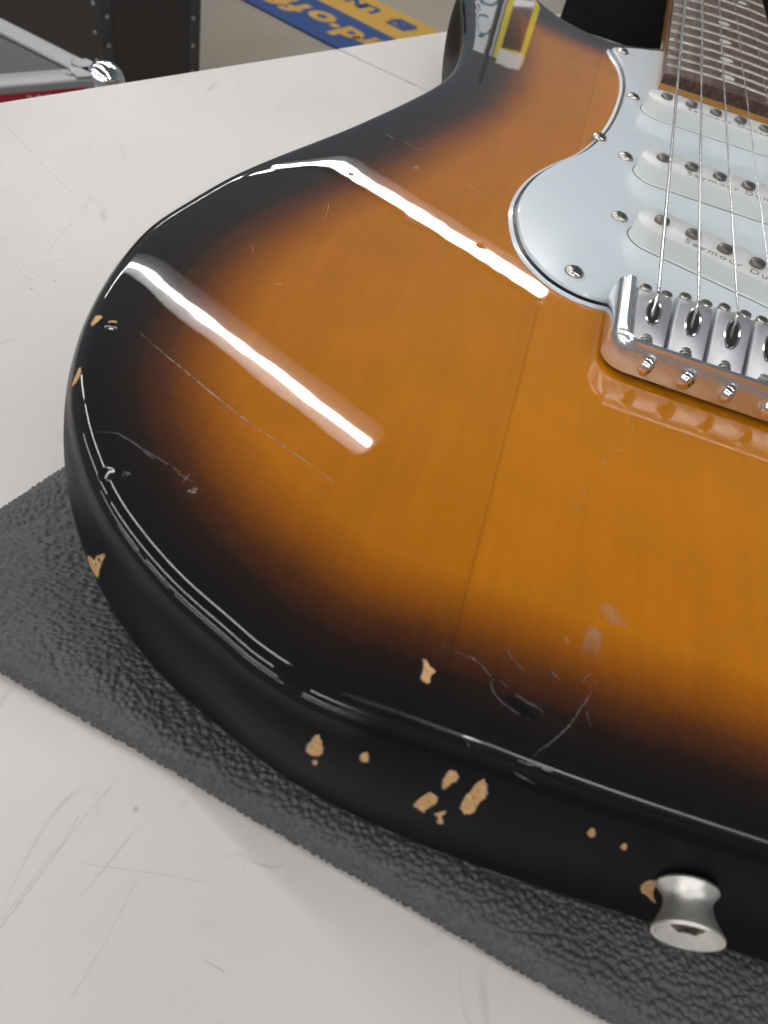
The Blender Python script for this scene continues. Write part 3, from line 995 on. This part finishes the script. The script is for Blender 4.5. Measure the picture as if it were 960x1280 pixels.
PALE_ = [
    [(-131.6, -100.1, -0.9), (-127.2, -99, -0.4), (-122.3, -100.4, -0.2), (-116.6, -101.9, -0.1), (-111, -103.5, 0)],
    [(-121.6, -100.7, -0.2), (-120.4, -101.3, -0.2), (-118.6, -102.1, -0.1)],
    [(-113.1, -103.4, 0), (-111.4, -103.7, 0), (-109.6, -104.2, 0)],
    [(-111.3, -105.2, 0), (-111.1, -103.6, 0), (-110.9, -101.9, 0)],
    [(-130.9, -22.3, 0), (-128.3, -27.1, 0), (-126, -29, 0)],
    [(-118.6, 0.6, 0), (-119.5, 6.7, 0), (-120.7, 11.1, 0)],
    [(-44.9, -115.1, 0), (-45.1, -116.4, 0), (-44, -117.7, 0), (-41.7, -119.2, 0), (-40.3, -119.9, 0)],
    [(-37, -117.3, 0), (-36.1, -117.9, 0), (-35.3, -118.6, 0)],
    [(-45.8, -122.5, 0), (-46.9, -123.4, 0), (-46.4, -124.9, 0), (-44.6, -126.5, -0.1), (-42.4, -127.4, -0.1), (-39.1, -128.1, -0.1)],
    [(-45.3, -122.8, 0), (-43, -124, 0), (-40.4, -125, 0), (-37.6, -125.5, 0), (-37.3, -126.5, 0)],
    [(-28.3, -116, 0), (-29.7, -119.7, 0), (-31.1, -123, 0), (-32.4, -126.2, 0), (-34.4, -129.6, 0), (-36.8, -132.6, -0.1), (-37.7, -134.3, -0.2)],
    [(-29.9, -122.5, 0), (-29.5, -124.2, 0), (-28.6, -125.4, 0)],
    [(-31.2, -117.9, 0), (-30.5, -115.9, 0), (-29.7, -115.1, 0)],
    [(-56.5, -119.9, 0), (-52.9, -120.4, 0), (-49.9, -120.6, 0), (-47, -122.8, 0)],
    [(-40, -135.6, -0.4), (-37.9, -135.4, -0.3), (-36, -135.3, -0.2), (-34.4, -135.4, -0.2)],
    [(-40, -137.3, -1.3), (-38.3, -137.6, -1.5), (-36.3, -137.8, -1.7)],
    [(-48.7, -135.2, -0.6), (-48.3, -135.6, -0.7), (-48, -136.1, -0.8)],
    [(-91.6, 51.9, 0), (-88.5, 50.4, 0), (-84.9, 49.3, 0), (-81.2, 47.7, 0), (-76.4, 44.4, 0)],
    [(-88.4, 49.8, 0), (-83.5, 47.8, 0), (-79.7, 45.7, 0)],
    [(-111.8, 64.8, 0), (-108.1, 62.8, 0), (-106.7, 61.8, 0)],
    [(-106.3, 62.8, 0), (-105.5, 63.1, 0), (-104.9, 64, 0)],
    [(-94.7, 58.2, 0), (-93.9, 56.8, 0), (-92.9, 56.2, 0)],
    [(-104.4, 73.3, 0), (-102.9, 73.1, 0), (-101.5, 73.6, 0)],
    [(-118.9, 65.9, -0.2), (-116.9, 65.1, -0.1), (-114.8, 63.8, 0)],
    [(-26.4, -39.3, 0), (-26, -42.2, 0), (-24.9, -44.7, 0)],
    [(-31.1, -54.5, 0), (-32.1, -57.8, 0), (-31.1, -60.7, 0), (-30.6, -61.8, 0)],
    [(-35.3, -68.7, 0), (-35.3, -70.7, 0), (-34.3, -71.8, 0)],
    [(-36.5, -75, 0), (-35.7, -76.1, 0), (-34.7, -77.2, 0)],
    [(-30.8, -31.1, 0), (-30.6, -32, 0), (-30.6, -33.1, 0)],
    [(-20.3, -32.8, 0), (-20.1, -31.9, 0), (-19.9, -31, 0)],
    [(-9.9, -32.5, 0), (-9.7, -31.8, 0), (-9.5, -31.1, 0)],
    [(0.4, -33, 0), (0.7, -32, 0), (1.1, -31, 0)],
    [(3.2, -33.9, 0), (4, -33.4, 0), (4.8, -32.6, 0)],
    [(-24.2, -36.9, 0), (-23, -36.7, 0), (-21.7, -36.8, 0)],
    [(-29.7, -54.5, 0), (-28.6, -53.5, 0), (-27.4, -52.2, 0)],
    [(-27.5, -33.4, 0), (-27, -32.7, 0), (-26.6, -31.9, 0)],
    [(-35.4, -68.5, 0), (-35.4, -70.1, 0), (-34.6, -71.5, 0)],
    [(-37.4, -74.7, 0), (-36.4, -75.7, 0), (-35.4, -76.7, 0)],
    [(-38.1, -78.8, 0), (-37.3, -79.4, 0), (-36.3, -79.9, 0)]]
for k, P in enumerate(CHIPS_):
    patch(P, WOOD, 'paint_chip', body, off=.03, lip=True)
for P in DENT_REFLECTIONS_:
    patch(P, DENT_LIP_BLACK, 'painted_dent_reflection', body, off=.06, jag=.03)
for P in SMEARS_:
    patch(P, SMEAR, 'smear', body, off=.03, jag=.05)
for P in TAN_:
    ribbon(P, .26, SCRATCH, 'scratch', body, jit=.05)
for k, P in enumerate(PALE_):
    ribbon(P, .21 if k != 14 else .6, SCRATCH_F if P[0][1] > -95 else SCRATCH_D, 'scratch', body, jit=.06, step=.8)


# ------------------------------------------------------------------ black pad under the lower bout
a_ = np.array([.9864, -.1644])
b_ = np.array([.300, .954])
c0 = np.array([-174.5, -125.0])
pw, ph_ = 330.0, 210.0


def rounded(poly, r, step):
    P = np.array(poly)
    out = []
    n = len(P)
    for i in range(n):
        p, a, b = P[i], P[i - 1], P[(i + 1) % n]
        u, v = (a - p) / np.linalg.norm(a - p), (b - p) / np.linalg.norm(b - p)
        s, e = p + u * r, p + v * r
        for t in np.linspace(0, 1, 12):
            out.append((1 - t) ** 2 * s + 2 * t * (1 - t) * p + t * t * e)
    return np.array(out)


RP = rounded([c0, c0 + b_ * ph_, c0 + b_ * ph_ + a_ * pw, c0 + a_ * pw], 11, 1)
seg = np.linalg.norm(np.roll(RP, -1, 0) - RP, axis=1)
cl = np.vstack([RP, RP[:1]])
sacc = np.r_[0, np.cumsum(seg)]
# fine sampling along the front and left sides, coarse elsewhere
us, u = [], 0.0
while u < sacc[-1]:
    us.append(u)
    p = np.array([np.interp(u, sacc, cl[:, j]) for j in (0, 1)])
    near = p[1] < -60 and p[0] < 60
    u += .32 if near else 2.5
us = np.array(us)
PO = np.stack([np.interp(us, sacc, cl[:, j]) for j in (0, 1)], 1)
PNm = inward(PO)
for _ in range(10):
    PNm = (np.roll(PNm, 1, 0) + PNm + np.roll(PNm, -1, 0)) / 3
PNm /= np.linalg.norm(PNm, axis=1)[:, None]
prof = spline([(2.2, -52.9), (.5, -52.2), (0, -50.4), (.3, -48.2), (1.6, -46.4), (4.0, -45.4), (7.5, -45.1), (10, -45.1)], .3, closed=False)
tng = np.gradient(prof, axis=0)
tng /= np.linalg.norm(tng, axis=1)[:, None]
scl = np.linspace(1, .60, 135)[1:]
U, V = len(PO), len(prof) + len(scl)
pos = np.empty((V, U, 3))
nor = np.empty((V, U, 3))
pc = PO.mean(0) * 0 + RP.mean(0)
for k in range(V):
    if k < len(prof):
        pos[k, :, :2] = PO + PNm * prof[k, 0]
        pos[k, :, 2] = prof[k, 1]
        nor[k, :, :2] = -PNm * tng[k, 1]
        nor[k, :, 2] = tng[k, 0]
    else:
        pos[k, :, :2] = pc + (pos[len(prof) - 1, :, :2] - pc) * scl[k - len(prof)]
        pos[k, :, 2] = -45.1
        nor[k] = (0, 0, 1)
X = pos.reshape(-1, 3)
cell = np.array([1.55, 1.4, 1.6])
ci = np.floor(X / cell).astype(int)


def jit3(c):
    h = (c[:, 0] * 73856093) ^ (c[:, 1] * 19349663) ^ (c[:, 2] * 83492791)
    return np.stack([((h * k) % 99991) / 99991.0 for k in (7919, 104729, 1299709)], 1)


F = np.full((len(X), 2), 9.0)
for dx in (-1, 0, 1):
    for dy in (-1, 0, 1):
        for dz in (-1, 0, 1):
            c = ci + np.array([dx, dy, dz])
            dist = np.linalg.norm(((c + .08 + .84 * jit3(c)) - X / cell), axis=1)
            m1 = dist < F[:, 0]
            F[m1, 1] = F[m1, 0]
            F[m1, 0] = dist[m1]
            m2 = ~m1 & (dist < F[:, 1])
            F[m2, 1] = dist[m2]
hgt = .42 * sstep(F[:, 1] - F[:, 0], .02, .40) + .30 * (1 - np.clip(F[:, 0], 0, 1) ** 2)
low = .5 * np.sin(X[:, 0] * .045 + 1) * np.sin(X[:, 1] * .06) + .25 * np.sin(X[:, 0] * .13 + X[:, 1] * .1)
X2 = X + nor.reshape(-1, 3) * (hgt - .5 + low * .35)[:, None]
X2[:, 2] = np.clip(X2[:, 2], -52.95, -44.6)
I = np.arange(V * U).reshape(V, U)
q = np.stack([I[:-1], np.roll(I[:-1], -1, 1), np.roll(I[1:], -1, 1), I[1:]], -1).reshape(-1, 4)[:, ::-1]
pm = MB()
pm.v = X2.tolist()
pm.f = [tuple(k) for k in q.tolist()] + [tuple(I[-1][::-1].tolist()), tuple(I[0].tolist())]
pm.m = [0] * len(pm.f)
pad = pm.build('pad', PAD, org=(0, -50, TZ), angle=180)
tag(pad, 'black pebbled leatherette pad under the guitar body on the white table', 'pad')

# ------------------------------------------------------------------ black neck rest behind the body
nr = MB()
secs = []
nx = 40
for y, gx_, sh in ((455, 6, 8), (458, 1, 2), (466, 0, 0), (520, 0, 0), (590, 0, 0), (600, 3, 5)):
    row = [(-84 + gx_, y, TZ + .02)]
    for k in range(nx + 1):
        x = -84 + gx_ + (168 - 2 * gx_) * k / nx
        e = min(x + 84, 84 - x)
        z = 8 - 16 * math.exp(-(x / 34) ** 4) - sh - 30 * (1 - min(e / 22, 1)) ** 2 + 1.6 * math.sin(x * .21 + y * .07) + 1.1 * math.sin(x * .5 - y * .11)
        x += 1.2 * math.sin(z * .2 + y * .05)
        row.append((x, y + 1.5 * math.sin(x * .15), z))
    row.append((84 - gx_, y, TZ + .02))
    secs.append(row)
nr.loft([s_[::-1] for s_ in secs])
rest = nr.build('neck_rest', FELT, angle=80)
tag(rest, 'black felt covered rest standing under the guitar neck', 'neck rest')

# ------------------------------------------------------------------ flight case left of the table
cz = -240.0
K = np.array([-486., 554.])                        # corner with the ball
f1 = np.array([-.577, -.817])                      # along the front rail
f2 = np.array([-.965, .262])                       # along the side rail
fc = empty('flight_case', (*(K + f1 * 200 + f2 * 200), -FLOOR))
quad = [K, K + f2 * 520, K + f2 * 520 + f1 * 420, K + f1 * 420]
cc = np.mean(quad, 0)
ins = lambda k, z: [(*(p + (cc - p) / np.linalg.norm(cc - p) * k), z) for p in quad]
MB().loft([ins(3, -FLOOR), ins(3, cz - 3)]).build('case_panel', CASE, fc, smooth=False)


def rail(p, q, dirn):
    m = MB()
    p, q, dirn = np.array(p), np.array(q), np.array(dirn)
    t = (q - p) / np.linalg.norm(q - p)
    n = dirn / np.linalg.norm(dirn)
    pr = [(0, -30), (0, -2), (.8, -.5), (3, .2), (26, .2), (27, -.6), (27, -3)]
    m.loft([[(*(e + n * o - n * 0), cz + z) for o, z in pr] for e in (p, q)], closed=False, cap0=False, cap1=False)
    return m.build('edge_rail', ALU, fc, angle=50)


rail(K, K + f1 * 420, f2)
rail(K + f2 * 520, K, f1)
MB().bar((*(K + f2 * .5 + f1 * -.2), cz - 30), (*(K), -FLOOR), 6, 6).build('corner_rail', ALU, fc)
ballm = MB().lathe([(19 * math.cos(a), 19 * math.sin(a)) for a in np.linspace(-1.2, 1.57, 12)], 28)
put('ball_corner', ballm.mesh('ball_corner', CHROME, local=True), (*(K + (f1 + f2) * 8), cz - 7), fc)
for dv in (f1, f2):
    e = K + (f1 + f2) * 12 + dv * 26
    MB().bar((*(K + (f1 + f2) * 12), cz + 1.2), (*e, cz + 1.2), 20, 2.5).build('corner_wing', ALU, fc)
RIV = MB().lathe([(4, 0), (3.6, 1.2), (2.2, 2.1), (.001, 2.4)], 14).mesh('rivet', ALU, local=True)
for s_ in (40, 140, 250, 360):
    put('rivet', RIV, (*(K + f1 * s_ + f2 * 14), cz + .2), fc)
for s_ in (40, 150, 260, 370):
    put('rivet', RIV, (*(K + f2 * s_ + f1 * 14), cz + .2), fc)
lp = K + f1 * 36
nf = np.array([f1[1], -f1[0]])
nf = nf if nf @ f2 < 0 else -nf
lab = MB()
lab.loft([[(*(lp + f1 * s_ + nf * o), cz + z) for o, z in ((.2, -7), (.8, -7), (.8, -21), (.2, -21))] for s_ in (0, 84)])
lab.build('red_label', RED, fc, smooth=False)
la = math.atan2(-f1[1], -f1[0])
text('lettering', 'ミキサー', 9, (*(lp + f1 * 42 + nf * 1.0), cz - 14), la + 0, PAPER, fc, bold=.2, rx=math.pi / 2)
tag(fc, 'black flight case with aluminium rails, chrome ball corner and red label', 'flight case')

# tall black case behind it
Pa, Pb = np.array([-1003., 1420.]), np.array([-855., 1578.])
along = (Pb - Pa) / np.linalg.norm(Pb - Pa)
back = np.array([-along[1], along[0]])
tc_ = empty('rack_case', (*(Pa + back * 200), -FLOOR))
lft = np.array([-.98, .20])
qd = [Pa, Pb, Pb + back * 900, Pa + back * 900 + lft * 300, Pa + lft * 900]
MB().loft([[(*p, z) for p in qd] for z in (-FLOOR, 120)]).build('case_panel', CASE2, tc_, smooth=False)
RIV2 = MB().lathe([(4.5, 0), (4, 1.2), (2.2, 2.2), (.001, 2.5)], 12).mesh('rivet', ALU, local=True)
fn = -back
for p, wdir in ((Pa, along), (Pb, -along)):
    MB().loft([[(*(p + fn * o + wdir * w_), z) for o, w_ in ((0, 24), (1.5, 23), (1.5, -1.5), (-24, -1.5 ), (-24, 0), (0, 0))] for z in (-FLOOR + 5, 118)]).build('corner_rail', ALU_D, tc_, smooth=False)
    for z in range(-760, 110, 55):
        o = put('rivet', RIV2, (*(p + fn * 1.5 + wdir * 15), z), tc_, (math.pi / 2, 0, math.atan2(along[1], along[0])))
for z in range(-740, 110, 55):
    put('rivet', RIV2, (*(Pa + lft * 14 + np.array([-.2, -.98]) * 1.0), z), tc_, (math.pi / 2, 0, math.atan2(-lft[1], -lft[0])))
tag(tc_, 'tall black riveted case standing upright on the floor behind the flight case', 'case')

# ------------------------------------------------------------------ blue and yellow floor mat
O0 = np.array([-1115., 2505.])
ma, mb_ = np.array([.933, -.36]), np.array([.36, .933])
fm = empty('floor_mat', (*(O0 + ma * 150 + mb_ * 250), -FLOOR))
strip = lambda b0, b1, z1: MB().loft([[(*(O0 + ma * s_ + mb_ * t_), z) for s_, t_ in ((-700, b0), (1000, b0), (1000, b1), (-700, b1))] for z in (-FLOOR + .1, z1)])
strip(-10, 255, -779).build('blue_stripe', BLUE, fm, smooth=False)
strip(255, 485, -779).build('yellow_stripe', YELLOW, fm, smooth=False)
ra = math.atan2(-ma[1], -ma[0])
for ch, s_ in (('f', 64), ('f', 124), ('o', 206), ('·', 275), ('d', 338), ('r', 398), ('a', 455), ('h', 528)):
    text('letter', ch, 165, (*(O0 + ma * s_ + mb_ * (138 if ch in 'ora·' else 125)), -778.9), ra, YELLOW, fm, bold=7, sx=1.0)
for ch, s_ in (('N', 165), ('U', 225), ('器', 365), ('楽', 500)):
    text('letter', ch, 95, (*(O0 + ma * s_ + mb_ * 392), -778.9), ra, BLUE, fm, bold=5)
tag(fm, 'blue and yellow lettered mat lying on the beige floor', 'floor mat')

# ------------------------------------------------------------------ card stand behind the tables, seen mirrored in the lacquer; the cards' glow is added
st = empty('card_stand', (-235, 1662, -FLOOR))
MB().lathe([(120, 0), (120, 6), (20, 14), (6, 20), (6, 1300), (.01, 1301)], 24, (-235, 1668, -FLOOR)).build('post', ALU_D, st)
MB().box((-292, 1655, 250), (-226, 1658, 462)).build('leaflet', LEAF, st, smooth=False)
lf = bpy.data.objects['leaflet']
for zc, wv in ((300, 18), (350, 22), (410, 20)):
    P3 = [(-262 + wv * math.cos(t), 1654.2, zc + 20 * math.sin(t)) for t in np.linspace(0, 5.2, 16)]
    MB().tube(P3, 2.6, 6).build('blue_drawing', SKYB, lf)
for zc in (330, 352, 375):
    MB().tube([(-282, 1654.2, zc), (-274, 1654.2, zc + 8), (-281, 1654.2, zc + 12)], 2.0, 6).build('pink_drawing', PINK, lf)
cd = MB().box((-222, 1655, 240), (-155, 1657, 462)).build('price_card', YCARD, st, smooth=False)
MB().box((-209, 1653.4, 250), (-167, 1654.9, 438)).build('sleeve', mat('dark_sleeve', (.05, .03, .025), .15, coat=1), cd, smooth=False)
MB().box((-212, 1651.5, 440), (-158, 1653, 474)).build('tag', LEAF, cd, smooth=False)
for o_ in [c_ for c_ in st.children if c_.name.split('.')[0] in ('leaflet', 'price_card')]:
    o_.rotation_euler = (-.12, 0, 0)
tag(st, 'thin post with a yellow price card and a white leaflet, both with added glow', 'card stand')

# ------------------------------------------------------------------ ceiling battens
LH = 2000.0
t1 = np.array([-.908, .418])
t2 = np.array([.418, .908])
s2e = np.array([-296., 1988.])
row = np.array([529., 1507.])
rows = [(1, 0), (0, 0), (-1, .18), (-2, .18), (-3, .18), (-4, .18), (1, -1), (0, -1), (-1, -.82), (-2, -.82), (-3, -.82), (-4, -.82), (-1, 1.24), (-2, 1.24), (-3, 1.24), (-4, 1.24)]  # front rows and right-hand column are added to light the near table
for k, column in rows:
    p = s2e + row * k - t1 * 2700 * column
    q = p + t1 * 2450
    fx = empty('ceiling_light', (*((p + q) / 2), LH))
    n = t2
    MB().loft([[(*(e + n * (17 * math.cos(a))), LH - 24 - 17 * math.sin(a)) for a in np.linspace(-math.pi, math.pi, 25)[:-1]] for e in (p, q)]).build('tube', TUBEM, fx)
    if k == 1:                                       # the far row carries twin tubes
        MB().loft([[(*(e + n * (13 * math.cos(a) - 58)), LH - 36 - 13 * math.sin(a)) for a in np.linspace(-math.pi, math.pi, 25)[:-1]] for e in (p, q)]).build('tube', TUBEM, fx)
    MB().loft([[(*(e + n * o), LH + z) for o, z in ((-101, -40), (-100, -43), (-26, 4), (26, 4), (100, -43), (101, -40), (40, 40), (-40, 40))] for e in (p + t1 * -8, q)]).build('housing', HOUSING, fx, smooth=False)
    tag(fx, 'ceiling batten with a lit white tube hanging above the tables', 'ceiling light', 'ceiling lights in parallel rows')
